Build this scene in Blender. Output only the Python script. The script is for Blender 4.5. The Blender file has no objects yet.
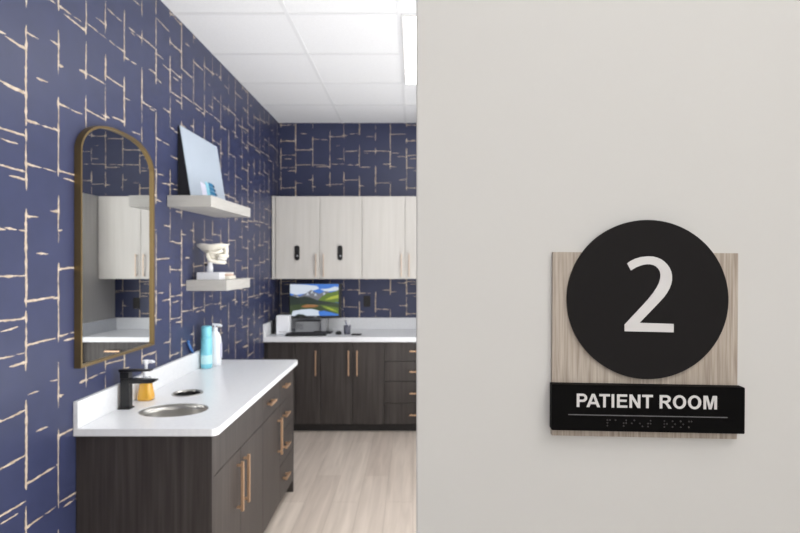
import bpy, bmesh, math, random
from mathutils import Vector, Matrix
from mathutils.geometry import tessellate_polygon
random.seed(7)
scene = bpy.context.scene
COL = scene.collection
PI = math.pi
H = 1.60            # eye height
F = 540.0           # focal length in pixels of the 800x533 frame
VX, VY = 413.0, 262.0

# ------------------------------------------------------------------ camera, world, exposure
cam_d = bpy.data.cameras.new('camera'); cam = bpy.data.objects.new('camera', cam_d); COL.objects.link(cam)
cam.location = (0, 0, H); cam.rotation_euler = (PI/2, 0, 0)
cam_d.sensor_width = 36; cam_d.lens = 36*F/800
cam_d.shift_x = -(VX-400)/800; cam_d.shift_y = -(266.5-VY)/800
cam_d.clip_start = 0.02
cam_d.dof.use_dof = True; cam_d.dof.focus_distance = 0.59; cam_d.dof.aperture_fstop = 11
scene.camera = cam
world = bpy.data.worlds.new('world'); scene.world = world; world.use_nodes = True
world.node_tree.nodes['Background'].inputs[0].default_value = (0.9, 0.93, 1, 1)
world.node_tree.nodes['Background'].inputs[1].default_value = 0.0
scene.view_settings.view_transform = 'Standard'; scene.view_settings.look = 'None'
scene.view_settings.gamma = 1; scene.view_settings.use_curve_mapping = False
scene.view_settings.exposure = 1.04
PANEL_ROOM = 4.0     # strength of the ceiling panels in the patient room
PANEL_HALL = 3.0

def area(name, loc, rot, sx, sy, power, col=(1, 1, 1)):
    d = bpy.data.lights.new(name, 'AREA'); d.shape = 'RECTANGLE'; d.size = sx; d.size_y = sy; d.energy = power; d.color = col
    o = bpy.data.objects.new(name, d); COL.objects.link(o); o.location = loc; o.rotation_euler = rot
# added fill lights, kept out of view, to brighten ceilings and walls
area('fill_light_up_room', (.95, 3.3, .30), (PI, 0, 0), 1.1, 3.3, 29, (.97, .985, 1))
area('fill_light_side_room', (1.45, 1.75, 1.15), (PI/2, 0, PI/2), 1.9, 2.0, 24, (1, .995, .985))
area('fill_light_up_hall', (.2, -1.0, 2.3), (PI, 0, 0), 1.6, .8, 12, (1, .99, .975))
area('fill_light_front_hall', (-.2, -1.5, 1.7), (PI/2, 0, 0), 2.0, 1.6, 7, (1, .99, .98))

# ------------------------------------------------------------------ materials
def srgb(r, g, b):
    f = lambda c: (c/255/12.92 if c/255 <= 0.04045 else ((c/255+0.055)/1.055)**2.4)
    return (f(r), f(g), f(b), 1)
def mat(name, col, rough=0.5, metal=0.0, spec=0.5, emit=0, trans=0, ecol=None, coat=0):
    m = bpy.data.materials.new(name); m.use_nodes = True
    b = m.node_tree.nodes['Principled BSDF']
    b.inputs['Base Color'].default_value = col
    b.inputs['Roughness'].default_value = rough; b.inputs['Metallic'].default_value = metal
    b.inputs['Specular IOR Level'].default_value = spec
    b.inputs['Transmission Weight'].default_value = trans
    b.inputs['Coat Weight'].default_value = coat
    if emit:
        b.inputs['Emission Color'].default_value = ecol or col; b.inputs['Emission Strength'].default_value = emit
    return m
def noise_mat(name, stops, scale, nscale=1.0, detail=4, rough=0.5, bump=0.0, spec=0.5, distort=0.0):
    """colour from object-space noise stretched by scale"""
    m = mat(name, stops[0][1], rough, spec=spec); nt = m.node_tree; N = nt.nodes; L = nt.links
    b = N['Principled BSDF']
    tc = N.new('ShaderNodeTexCoord'); mp = N.new('ShaderNodeMapping'); mp.inputs['Scale'].default_value = scale
    nz = N.new('ShaderNodeTexNoise'); nz.inputs['Scale'].default_value = nscale; nz.inputs['Detail'].default_value = detail
    nz.inputs['Distortion'].default_value = distort
    cr = N.new('ShaderNodeValToRGB')
    while len(cr.color_ramp.elements) < len(stops): cr.color_ramp.elements.new(0.5)
    for e, (p, c) in zip(cr.color_ramp.elements, stops): e.position = p; e.color = c
    L.new(tc.outputs['Object'], mp.inputs[0]); L.new(mp.outputs[0], nz.inputs['Vector'])
    L.new(nz.outputs['Fac'], cr.inputs[0]); L.new(cr.outputs[0], b.inputs['Base Color'])
    if bump:
        bp = N.new('ShaderNodeBump'); bp.inputs['Strength'].default_value = bump; bp.inputs['Distance'].default_value = 0.001
        L.new(nz.outputs['Fac'], bp.inputs['Height']); L.new(bp.outputs[0], b.inputs['Normal'])
    return m
M = {}
M['paper'] = noise_mat('navy_wallpaper', [(0.3, srgb(46, 52, 82)), (0.7, srgb(50, 56, 88))], (3, 3, 3), 3, rough=0.42, spec=0.5)
M['foil'] = noise_mat('wallpaper_beige_strokes', [(0.35, srgb(165, 149, 130)), (0.65, srgb(200, 186, 168))], (20, 20, 20), 2, rough=0.5)
M['paint'] = mat('warm_grey_paint', srgb(212, 210, 206), 0.6)
M['white_paint'] = mat('white_paint', srgb(232, 232, 230), 0.6)
M['tile'] = noise_mat('ceiling_tile', [(0.3, srgb(226, 227, 229)), (0.7, srgb(234, 235, 237))], (60, 60, 60), 3, rough=0.9, spec=0.1)
M['grid'] = mat('ceiling_grid_metal', srgb(222, 223, 225), 0.9, spec=.05)
M['panel'] = mat('lit_panel', (1, 1, 1, 1), 0.5, emit=PANEL_ROOM, ecol=(1.0, 0.985, 0.97, 1))
M['panel_hall'] = mat('lit_panel_hall', (1, 1, 1, 1), 0.5, emit=PANEL_HALL, ecol=(1.0, 0.97, 0.94, 1))
M['light_frame'] = mat('light_frame', srgb(235, 235, 235), 0.4)
M['pale_wood'] = noise_mat('pale_laminate', [(0.25, srgb(192, 189, 183)), (0.5, srgb(197, 194, 189)), (0.75, srgb(202, 199, 194))], (34, 34, 1.4), 1.2, detail=5, rough=0.45)
M['dark_wood'] = noise_mat('dark_laminate', [(0.3, srgb(44, 39, 38)), (0.5, srgb(56, 51, 49)), (0.72, srgb(68, 63, 61))], (46, 46, 1.6), 1.2, detail=5, rough=0.45, spec=0.4)
M['toe'] = mat('toe_kick_black', srgb(30, 26, 26), 0.6)
M['carcass'] = mat('carcass_dark', srgb(28, 25, 25), 0.6)
M['quartz'] = noise_mat('white_quartz', [(0.3, srgb(222, 224, 228)), (0.7, srgb(229, 231, 234))], (10, 10, 10), 6, rough=0.28)
M['bronze'] = mat('brushed_bronze', srgb(206, 172, 142), 0.42, 0.85)
M['champagne'] = mat('champagne_metal', srgb(206, 186, 168), 0.45, 0.8)
M['brass'] = mat('antique_brass', srgb(138, 118, 82), 0.4, 0.9)
M['mirror'] = mat('mirror_glass', (0.86, 0.88, 0.88, 1), 0.0, 1.0)
M['black'] = mat('matte_black', srgb(18, 18, 20), 0.35)
M['black_plastic'] = mat('black_plastic', srgb(22, 22, 24), 0.4)
M['steel'] = mat('brushed_steel', srgb(178, 176, 172), 0.3, 1.0)
M['dark_void'] = mat('dark_liner', srgb(26, 26, 28), 0.7)
M['white'] = mat('white_plastic', srgb(238, 240, 245), 0.35)
M['shelf'] = noise_mat('shelf_white_laminate', [(0.3, srgb(175, 173, 168)), (0.7, srgb(183, 181, 177))], (4, 4, 30), 2, rough=0.45)
M['amber'] = mat('amber_soap', srgb(244, 188, 70), 0.15, coat=0.5, trans=0.25)
M['clear'] = mat('clear_plastic', srgb(225, 228, 232), 0.2, trans=0.55)
M['cyan'] = mat('cyan_bottle', srgb(128, 206, 224), 0.35)
M['cyan_pale'] = mat('pale_cyan_label', srgb(190, 230, 236), 0.4)
M['blue'] = mat('blue_plastic', srgb(62, 110, 176), 0.4)
M['board'] = mat('white_board', srgb(172, 183, 196), 0.6, spec=.2)
M['board_back_shade'] = mat('board_back_and_gap_shade', srgb(24, 24, 30), 0.6)
M['teal'] = mat('teal_print', srgb(36, 118, 160), 0.4)
M['teal_dark'] = mat('dark_teal_print', srgb(20, 66, 104), 0.4)
M['lilac'] = mat('lilac_print', srgb(214, 214, 232), 0.4)
M['aqua'] = mat('aqua_print', srgb(140, 200, 220), 0.4)
M['bone'] = mat('bone_plastic', srgb(232, 228, 216), 0.5)
M['tooth'] = mat('tooth_white', srgb(240, 238, 232), 0.3)
M['gum'] = mat('gum_pink', srgb(206, 178, 162), 0.4)
M['silver'] = mat('silver_plastic', srgb(158, 160, 164), 0.4)
M['key'] = mat('key_grey', srgb(46, 46, 50), 0.5)
M['outlet'] = mat('outlet_black', srgb(16, 16, 18), 0.4)
M['pen_blue'] = mat('pen_blue', srgb(40, 60, 120), 0.4)
M['mesh_cup'] = mat('cup_smoke_plastic', srgb(112, 114, 130), 0.25, trans=0.3)
M['sign_black'] = mat('sign_black', srgb(34, 32, 32), 0.6, spec=0.08)
M['bar_black'] = mat('sign_bar_black', srgb(12, 11, 11), 0.6, spec=0.06)
M['letter'] = mat('raised_letter_grey', srgb(218, 215, 213), 0.5)
M['rule'] = mat('engraved_rule_grey', srgb(104, 102, 104), 0.5)
M['braille'] = mat('braille_dot', srgb(58, 54, 54), 0.3)
M['oak'] = noise_mat('sign_oak_laminate', [(0.25, srgb(146, 131, 117)), (0.5, srgb(178, 165, 151)), (0.75, srgb(200, 190, 177))], (420, 420, 14), 1.0, detail=5, rough=0.55, distort=0.3)

def floor_mat():
    m = mat('vinyl_plank', (1, 1, 1, 1), 0.42); nt = m.node_tree; N = nt.nodes; L = nt.links; b = N['Principled BSDF']
    tc = N.new('ShaderNodeTexCoord'); mp = N.new('ShaderNodeMapping'); mp.inputs['Rotation'].default_value = (0, 0, PI/2)
    br = N.new('ShaderNodeTexBrick'); br.offset = 0.37
    br.inputs['Color1'].default_value = srgb(200, 187, 177); br.inputs['Color2'].default_value = srgb(212, 200, 190)
    br.inputs['Mortar'].default_value = srgb(170, 156, 144)
    br.inputs['Scale'].default_value = 1; br.inputs['Mortar Size'].default_value = 0.0012
    br.inputs['Brick Width'].default_value = 1.2; br.inputs['Row Height'].default_value = 0.18
    L.new(tc.outputs['Object'], mp.inputs[0]); L.new(mp.outputs[0], br.inputs['Vector'])
    mp2 = N.new('ShaderNodeMapping'); mp2.inputs['Scale'].default_value = (14, 0.9, 1)
    nz = N.new('ShaderNodeTexNoise'); nz.inputs['Scale'].default_value = 1.5; nz.inputs['Detail'].default_value = 6; nz.inputs['Distortion'].default_value = 0.6
    L.new(tc.outputs['Object'], mp2.inputs[0]); L.new(mp2.outputs[0], nz.inputs['Vector'])
    cr = N.new('ShaderNodeValToRGB'); cr.color_ramp.elements[0].position = 0.3; cr.color_ramp.elements[0].color = (0.78, 0.77, 0.75, 1)
    cr.color_ramp.elements[1].position = 0.7; cr.color_ramp.elements[1].color = (1.04, 1.04, 1.03, 1)
    L.new(nz.outputs['Fac'], cr.inputs[0])
    mx = N.new('ShaderNodeMix'); mx.data_type = 'RGBA'; mx.blend_type = 'MULTIPLY'; mx.inputs[0].default_value = 1
    L.new(br.outputs['Color'], mx.inputs[6]); L.new(cr.outputs[0], mx.inputs[7]); L.new(mx.outputs[2], b.inputs['Base Color'])
    return m
M['floor'] = floor_mat()

# ------------------------------------------------------------------ mesh helpers
def box(bm, x0, x1, y0, y1, z0, z1, mi=0, bev=0.0, mtx=None):
    vs = [Vector(p) for p in ((x0,y0,z0),(x1,y0,z0),(x1,y1,z0),(x0,y1,z0),(x0,y0,z1),(x1,y0,z1),(x1,y1,z1),(x0,y1,z1))]
    if mtx: vs = [mtx @ v for v in vs]
    v = [bm.verts.new(p) for p in vs]; fs = []
    for q in ((3,2,1,0),(4,5,6,7),(0,1,5,4),(1,2,6,5),(2,3,7,6),(3,0,4,7)):
        f = bm.faces.new([v[i] for i in q]); f.material_index = mi; fs.append(f)
    if bev:
        es = list({e for f in fs for e in f.edges})
        r = bmesh.ops.bevel(bm, geom=es, offset=bev, segments=2, affect='EDGES', profile=0.5)
        for f in r['faces']: f.material_index = mi
def tube(bm, pts, rad, n=12, mi=0, cap=True):
    pts = [Vector(p) for p in pts]; rs = rad if isinstance(rad, (list, tuple)) else [rad]*len(pts)
    rings = []; up = None
    for i, p in enumerate(pts):
        d = (pts[min(i+1, len(pts)-1)] - pts[max(i-1, 0)]).normalized()
        if up is None:
            up = Vector((0, 0, 1)) if abs(d.z) < 0.9 else Vector((1, 0, 0))
        a = (up - d*up.dot(d)).normalized(); up = a; b = d.cross(a)
        rings.append([bm.verts.new(p + rs[i]*(a*math.cos(2*PI*k/n) + b*math.sin(2*PI*k/n))) for k in range(n)])
    for i in range(len(rings)-1):
        for k in range(n):
            f = bm.faces.new((rings[i][k], rings[i][(k+1)%n], rings[i+1][(k+1)%n], rings[i+1][k])); f.material_index = mi; f.smooth = True
    if cap:
        bm.faces.new(list(reversed(rings[0]))).material_index = mi; bm.faces.new(rings[-1]).material_index = mi
def lathe(bm, prof, c=(0, 0, 0), n=32, mi=0, sx=1.0, sy=1.0):
    rings = []
    for r, z in prof:
        rings.append([bm.verts.new((c[0]+max(r, 1e-5)*sx*math.cos(2*PI*k/n), c[1]+max(r, 1e-5)*sy*math.sin(2*PI*k/n), c[2]+z)) for k in range(n)])
    for i in range(len(rings)-1):
        for k in range(n):
            f = bm.faces.new((rings[i][k], rings[i][(k+1)%n], rings[i+1][(k+1)%n], rings[i+1][k])); f.material_index = mi; f.smooth = True
    bm.faces.new(list(reversed(rings[0]))).material_index = mi; bm.faces.new(rings[-1]).material_index = mi
def slab(bm, outer, holes, h0, h1, place, mi=0):
    """outline (2D) with holes, extruded from h0 to h1; place(u,v,h) -> Vector"""
    loops = [outer] + list(holes)
    flat = [p for l in loops for p in l]
    tris = tessellate_polygon([[Vector((p[0], p[1], 0)) for p in l] for l in loops])
    b = [bm.verts.new(place(p[0], p[1], h0)) for p in flat]; t = [bm.verts.new(place(p[0], p[1], h1)) for p in flat]
    for a, bb, c in tris:
        for vs in ((t[a], t[bb], t[c]), (b[c], b[bb], b[a])):
            try: bm.faces.new(vs).material_index = mi
            except ValueError: pass
    o = 0
    for l in loops:
        n = len(l)
        for k in range(n):
            i, j = o+k, o+(k+1) % n
            bm.faces.new((b[i], b[j], t[j], t[i])).material_index = mi
        o += n
def mk(name, fn, mats, parent=None, loc=None, bevel=0.0, recalc=True):
    """one mesh object: fn(bm) draws it in world coordinates"""
    bm = bmesh.new(); fn(bm)
    if recalc: bmesh.ops.recalc_face_normals(bm, faces=bm.faces)
    org = Vector(loc) if loc else (Vector(parent['_o']) if parent is not None and '_o' in parent else Vector((0, 0, 0)))
    bmesh.ops.translate(bm, verts=bm.verts, vec=-org)
    me = bpy.data.meshes.new(name); bm.to_mesh(me); bm.free()
    for m in (mats if isinstance(mats, (list, tuple)) else [mats]): me.materials.append(M[m] if isinstance(m, str) else m)
    o = bpy.data.objects.new(name, me); COL.objects.link(o)
    if parent is not None:
        o.parent = parent; o.location = org - Vector(parent['_o'])
    else: o.location = org
    o['_o'] = tuple(org)
    if bevel:
        md = o.modifiers.new('bevel', 'BEVEL'); md.width = bevel; md.segments = 2; md.limit_method = 'ANGLE'
    return o
def thing(name, label, cat, loc, group=None):
    o = bpy.data.objects.new(name, None); COL.objects.link(o); o.location = loc; o.empty_display_size = 0.05
    o['_o'] = tuple(loc); o['label'] = label; o['category'] = cat
    if group: o['group'] = group
    return o
def tag(o, label, cat, group=None):
    o['label'] = label; o['category'] = cat
    if group: o['group'] = group
    return o
def struct(o): o['kind'] = 'structure'; return o
def B(*a, **k): return lambda bm: box(bm, *a, **k)

# ------------------------------------------------------------------ room dimensions
WX = -1.40          # left wall face
YB = 5.64           # back wall face
ZC = 3.052          # ceiling
XR = 1.55           # right wall face
YH = -1.6           # wall behind the camera
XH = 2.6            # corridor right end
# wallpaper strokes -------------------------------------------------
COLW, REP = 0.164, 0.657
# per column: offset, vertical strokes (top, bottom, width), side strokes (height, start, end in column widths, width)
K, Md, Th = .0125, .0085, .005
PAT = [
 (0.000, [(.818, .508, K), (.432, .261, Md)],
  [(.774, -.62, .04, Md), (.609, -.66, .04, Md), (.513, -.04, .97, Md), (.454, -.95, .0, .007), (.355, 0, 1.0, .007), (.298, -.5, .04, Md), (.828, .05, .40, .006), (.686, .32, .72, Md)]),
 (0.014, [(.916, .780, Md), (.785, .735, Th), (.644, .345, .007)],
  [(.857, -.30, .03, .007), (.783, -.03, .14, K), (.626, -.02, .96, Md), (.520, -.08, .03, K), (.360, .0, .9, .007)]),
 (0.030, [(.943, .782, Md), (.718, .48, .007), (.466, .331, Md)],
  [(.337, -.9, .0, Md), (.365, .02, .95, .006), (.808, -.28, .08, K), (.812, .08, .92, .006), (.655, -.1, .95, .007), (.560, .4, .65, Th)]),
 (0.012, [(.947, .831, K), (.797, .633, Th), (.533, .383, Th)],
  [(.501, .08, .85, Md), (.850, .0, .95, .007), (.663, -.2, .22, .007), (.420, -.45, .0, .006)]),
 (0.009, [(.90, .667, K), (.563, .343, Md)],
  [(.363, -.8, .0, .007), (.333, .0, .70, Md), (.796, .0, .32, .007), (.680, -.65, .0, .007), (.480, .35, .6, .006)]),
 (0.014, [(.697, .611, Md), (.54, .46, Th), (1.005, .78, K), (.77, .715, Th)],
  [(.498, -.78, .0, Md), (.500, .0, 1.0, .007), (.825, .02, .98, .007), (.650, -.6, -.1, .006)]),
 (0.004, [(.673, .517, Md), (.508, .313, K), (.822, .69, Md)],
  [(.673, .0, 1.0, .007), (.483, .06, .55, .006), (.363, -.5, .03, .007), (.340, .0, .4, .007), (.82, -.45, -.1, .006)]),
 (0.010, [(1.19, .975, K), (.96, .775, Th)],
  [(.423, .2, .7, .007), (.86, -.5, .0, .007), (1.10, -.6, .0, .006), (.985, .0, .95, .007), (.775, -.05, .35, Md), (.61, .05, .9, .006)]),
]
NST = [0]
def stroke(bm, p0, p1, w, place, rng, mi=1):
    L = math.hypot(p1[0]-p0[0], p1[1]-p0[1]); n = max(4, int(L/0.011))
    dx, dy = (p1[0]-p0[0])/L, (p1[1]-p0[1])/L; px, py = -dy, dx
    NST[0] += 1; e = EPS+(NST[0] % 61)*4e-6
    A, Bv = [], []
    wob = rng.uniform(0, 6.28)
    for i in range(n+1):
        t = i/n; taper = min(1.0, 0.30+min(t, 1-t)*L/.030)
        off = 0.0012*math.sin(wob+t*4)+rng.uniform(-.0007, .0007)
        ww = w*taper*rng.uniform(0.55, 1.15)/2
        x, y = p0[0]+dx*L*t+px*off, p0[1]+dy*L*t+py*off
        A.append(bm.verts.new(place(x+px*ww, y+py*ww, e))); ww *= rng.uniform(.7, 1.2)
        Bv.append(bm.verts.new(place(x-px*ww, y-py*ww, e)))
    for i in range(n):
        bm.faces.new((A[i], A[i+1], Bv[i+1], Bv[i])).material_index = mi
def paper_strokes(bm, u0, u1, z0, z1, ph, place, seed=1):
    rng = random.Random(seed)
    k0 = math.floor((u0-ph)/COLW)-1; k1 = math.ceil((u1-ph)/COLW)+1
    cl = lambda v, a, b: max(a, min(b, v))
    for k in range(k0, k1+1):
        off, verts, sides = PAT[k % 8]
        u = ph+k*COLW+off
        for r in range(-5, 4):
            j = lambda: rng.uniform(-.004, .004)
            for a, b, w in verts:
                if not (u0+.004 < u < u1-.004): continue
                a, b = cl(a+H+r*REP+j(), z0+.003, z1-.003), cl(b+H+r*REP+j(), z0+.003, z1-.003)
                if a-b > .015: stroke(bm, (u, a), (u+j()*.3, b), w, place, rng)
            for v, a, b, w in sides:
                z = v+H+r*REP+j()
                if not (z0+.01 < z < z1-.01): continue
                a, b = cl(u+a*COLW, u0+.002, u1-.002), cl(u+b*COLW, u0+.002, u1-.002)
                if b-a < .012: continue
                s = rng.uniform(-.006, .006)
                if u0+.01 < u < u1-.01 and a-.01 < u < b+.01 and rng.random() < .75:
                    stroke(bm, (u, z+.026), (u, z-.022), .0135, place, rng)
                    sg = 1 if b-u > u-a else -1
                    stroke(bm, (u-.003*sg, z), (u+.032*sg, z+s*.2), .0125, place, rng)
                if b-a > .1 and rng.random() < .35:
                    m_ = a+(b-a)*rng.uniform(.4, .7)
                    stroke(bm, (a, z), (m_-.004, z+s*.6), w, place, rng); stroke(bm, (m_+.005, z+s*.7), (b, z+s), w*.75, place, rng)
                else: stroke(bm, (a, z), (b, z+s), w, place, rng)
EPS = 0.0006
def f_left(bm):
    box(bm, WX-.12, WX, YH-.1, YB+.12, 0, ZC+.05)
    paper_strokes(bm, .62, YB, 0, ZC, 1.953, lambda u, v, e: Vector((WX+e, u, v)), 3)
struct(mk('wall_left', f_left, ['paper', 'foil'], recalc=False))
def f_back(bm):
    box(bm, WX, XR, YB, YB+.12, 0, ZC+.05)
    paper_strokes(bm, WX, XR, 0, ZC, -1.225, lambda u, v, e: Vector((u, YB-e, v)), 5)
struct(mk('wall_back', f_back, ['paper', 'foil'], recalc=False))
struct(mk('wall_right', B(XR, XR+.12, .70, YB+.12, 0, ZC+.05), 'white_paint'))
struct(mk('floor', B(WX-.12, XH+.12, YH-.12, YB+.12, -.06, 0), 'floor'))

# partition that carries the sign: runs to the right from the door opening, turned 2.4 degrees
T = math.radians(2.4)
SO = Vector((0.258, 0.600, H))                       # point of the wall face behind the sign
SU = Vector((math.cos(T), -math.sin(T), 0)); SN = Vector((-math.sin(T), -math.cos(T), 0)); SZ = Vector((0, 0, 1))
def sp(u, v, h): return SO + SU*u + SZ*v + SN*h      # sign-wall frame -> world
def f_front(bm):
    u0 = -0.2545
    slab(bm, [(u0, -H), (XH-.2, -H), (XH-.2, ZC-H+.03), (-1.70, ZC-H+.03), (-1.70, -H), (-1.25, -H), (-1.25, 2.2-H), (u0, 2.2-H)], [], -.115, 0, sp)
struct(mk('wall_front', f_front, 'paint', bevel=0.002))
struct(mk('wall_rear', B(WX, XH+.12, YH-.12, YH, 0, ZC+.05), 'white_paint'))
struct(mk('wall_hall', B(XH, XH+.12, YH, .7, 0, ZC+.05), 'white_paint'))

# ceiling: tiles and T-bar grid in one mesh
def f_ceil(bm):
    box(bm, WX-.12, XH+.12, YH-.12, YB+.12, ZC, ZC+.08)
    g = .012
    for x in (-.737, -.08, .535, 1.15, 1.76, 2.37):
        box(bm, x-g, x+g, YH, YB, ZC-.004, ZC-.0005, 1)
    y = 3.147-.61*7
    while y < 5.2:
        if y > YH: box(bm, WX, XH, y-g, y+g, ZC-.0035, ZC-.0005, 1)
        y += .6115
struct(mk('ceiling', f_ceil, ['tile', 'grid']))

# ceiling lights
def ceiling_light(x0, y0, x1, y1, label, pm):
    c = ((x0+x1)/2, (y0+y1)/2, ZC-.004)
    t = thing('ceiling_light', label, 'ceiling light', c, 'recessed ceiling panels')
    def fr(bm):
        w = .014
        for a in ((x0, x0+w, y0, y1), (x1-w, x1, y0, y1), (x0+w, x1-w, y0, y0+w), (x0+w, x1-w, y1-w, y1)):
            box(bm, *a, ZC-.016, ZC-.0045)
    mk('frame', fr, 'light_frame', t)
    mk('diffuser', B(x0+.014, x1-.014, y0+.014, y1-.014, ZC-.013, ZC-.006), pm, t)
ceiling_light(-.068, 3.155, .523, 4.372, 'lit white ceiling panel in the patient room, cut off by the grey wall edge', 'panel')
ceiling_light(-.068, 1.02, .523, 2.24, 'lit white ceiling panel in the patient room nearest the doorway, above frame', 'panel')
ceiling_light(.55, -1.15, 1.14, .0, 'lit white ceiling panel in the corridor in front of the sign', 'panel_hall')

# ------------------------------------------------------------------ cabinet helpers
def handle(parent, p, axis, length, out, so=.032, th=.013, m='bronze', label=None):
    """square bar pull centred on p (on the door face); axis 'z' or a horizontal unit Vector; out = outward Vector"""
    p = Vector(p); a = Vector((0, 0, 1)) if axis == 'z' else Vector(axis); o = Vector(out); s = a.cross(o)
    R = Matrix((a, o, s)).transposed().to_4x4()
    def f(bm):
        mt = Matrix.Translation(p) @ R
        box(bm, -length/2, length/2, so-th, so, -th/2, th/2, mtx=mt)
        for sg in (-1, 1):
            c = sg*(length/2-.018)
            box(bm, c-.005, c+.005, 0.0, so-th, -th/2, th/2, mtx=mt)
    return mk('handle', f, m, parent, loc=p, bevel=.001)
def front(parent, name, x0, x1, y0, y1, z0, z1, m):
    return mk(name, B(x0, x1, y0, y1, z0, z1), m, parent, bevel=.0015, loc=((x0+x1)/2, (y0+y1)/2, (z0+z1)/2))
G = .0018

# ------------------------------------------------------------------ upper cabinets on the back wall
UF, UZ0, UZ1 = 5.33, 1.432, 2.251
ux = [-1.392, -1.356, -.921, -.503, -.079, .342]
def latch(parent, x, z):
    l = mk('latch', lambda bm: slab(bm, [(x+.024*math.cos(a)*1, z+(.05 if math.sin(a) >= 0 else -.05)+.024*math.sin(a)) for a in [2*PI*k/24+.01 for k in range(24)]], [], 0, .012,
           lambda u, v, h: Vector((u, UF-.0005-h, v))), 'black', parent, loc=(x, UF, z), bevel=.002)
    l['label'] = 'black pill-shaped door lock'
    k = mk('latch_button', lambda bm: lathe(bm, [(.009, 0), (.009, .003), (.006, .005)], (0, 0, 0), 16), 'silver', l, loc=(0, 0, 0))
    k.location = (.003, -.0125, -.03); k.rotation_euler = (PI/2, 0, 0)
def upper(x0, x1, seam, label, filler=False, locks=()):
    t = thing('wall_cabinet', label, 'cabinet', ((x0+x1)/2, YB-.001, UZ0))
    mk('carcass', B(x0, x1, UF+.02, YB-.002, UZ0, UZ1), 'pale_wood', t)
    a = x0
    if filler:
        mk('filler_strip', B(ux[0], ux[1]-.006, UF-.001, UF+.018, UZ0, UZ1), 'pale_wood', t); a = ux[1]
    for p, q, hx in ((a, seam, seam-.036), (seam, x1, seam+.040)):
        d = front(t, 'door', p+G, q-G, UF, UF+.019, UZ0+.002, UZ1-.003, 'pale_wood')
        handle(d, (hx, UF, UZ0+.135), 'z', .225, (0, -1, 0), th=.009, m='champagne')
        if locks: latch(d, locks[0] if p == a else locks[1], 1.69)
upper(ux[0], ux[3], ux[2], 'pale wood wall cabinet with black pill-shaped locks, beside the left wall above the monitor', True, (-1.142, -.718))
upper(ux[3], ux[5], ux[4], 'pale wood wall cabinet without locks, right of the pair above the monitor', False)

# tall cabinet whose side closes the right end of the counter (seen in the mirror)
t = thing('tall_cabinet', 'tall pale wood cabinet closing the right end of the back counter, seen in the mirror', 'cabinet', (.64, 5.3, 0))
mk('carcass', B(.346, .95, 4.99, YB-.002, .09, 2.251), 'pale_wood', t)
mk('toe_kick', B(.36, .94, 5.03, YB-.01, .0, .09), 'toe', t)
for z0, z1 in ((.095, 1.15), (1.154, 2.248)):
    d = front(t, 'door', .348, .948, 4.97, 4.989, z0, z1, 'pale_wood')
    handle(d, (.40, 4.97, (z1-.2 if z0 < 1 else z0+.2)), 'z', .22, (0, -1, 0))

# ------------------------------------------------------------------ base cabinets on the back wall
BF = 5.055
bz0, bz1 = .082, .853
bx = [-1.398, -1.362, -1.106, -.868, -.566, -.268, .342]
def carc(t, x0, x1):
    mk('carcass', B(x0, x1, BF+.021, YB-.002, bz0+.004, bz1), 'carcass', t)
    mk('toe_kick', B(x0, x1, BF+.065, YB-.01, 0, bz0+.004), 'toe', t)
t = thing('base_cabinet', 'dark wood corner base cabinet with one handled door, left under the monitor', 'cabinet', ((bx[0]+bx[3])/2, 5.35, 0))
carc(t, bx[0], bx[3])
mk('filler_strip', B(bx[0], bx[1], BF+.012, BF+.02, bz0, bz1), 'carcass', t)
front(t, 'blank_panel', bx[1]+G, bx[2]-G, BF, BF+.019, bz0, bz1-.004, 'dark_wood')
d = front(t, 'door', bx[2]+G, bx[3]-G, BF, BF+.019, bz0, bz1-.004, 'dark_wood')
handle(d, (-.908, BF, .657), 'z', .235, (0, -1, 0), th=.010)
t = thing('base_cabinet', 'dark wood two-door base cabinet in the middle of the back counter', 'cabinet', ((bx[3]+bx[5])/2, 5.35, 0))
carc(t, bx[3]+.0005, bx[5])
for p, q, hx in ((bx[3], bx[4], bx[4]-.036), (bx[4], bx[5], bx[4]+.044)):
    d = front(t, 'door', p+G, q-G, BF, BF+.019, bz0, bz1-.004, 'dark_wood')
    handle(d, (hx, BF, .657), 'z', .235, (0, -1, 0), th=.010)
t = thing('base_cabinet', 'dark wood drawer base cabinet partly cut off by the grey wall edge', 'cabinet', ((bx[5]+bx[6])/2, 5.35, 0))
carc(t, bx[5]+.0005, bx[6])
zs = [bz1-.004, .671, .482, .278, bz0]
for k in range(4):
    d = front(t, 'drawer', bx[5]+G, bx[6]-G, BF, BF+.019, zs[k+1]+G, zs[k]-G, 'dark_wood')
    handle(d, ((bx[5]+bx[6])/2, BF, [.768, .576, .374, .173][k]), (1, 0, 0), .14, (0, -1, 0), th=.011)

# back counter
CT, CB = .90, .853
t = thing('countertop', 'white quartz countertop along the back wall holding the monitor', 'countertop', (-.5, 5.3, CB))
mk('slab', B(WX+.002, .343, 5.03, YB-.001, CB+.0005, CT, bev=.003), 'quartz', t)
mk('backsplash', B(WX+.022, .322, YB-.021, YB-.001, CT+.0004, 1.019, bev=.002), 'quartz', t)
mk('backsplash', B(WX+.001, WX+.021, 5.035, YB-.001, CT+.0004, 1.019, bev=.002), 'quartz', t)
mk('backsplash', B(.323, .343, 5.035, YB-.001, CT+.0004, 1.019, bev=.002), 'quartz', t)

# outlets
def outlet(x, z, label):
    t = thing('power_outlet', label, 'outlet', (x, YB-.001, z))
    mk('cover_plate', B(x-.036, x+.036, YB-.0075, YB-.0012, z-.058, z+.058, bev=.002), 'outlet', t)
    for s in (-1, 1):
        mk('socket', B(x-.017, x+.017, YB-.0105, YB-.0072, z+s*.024-.014, z+s*.024+.014, bev=.0015), 'black', t)
outlet(-.480, 1.19, 'black power outlet on the wallpaper right of the monitor')
outlet(.12, 1.17, 'black power outlet on the back wallpaper seen in the mirror')

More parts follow.
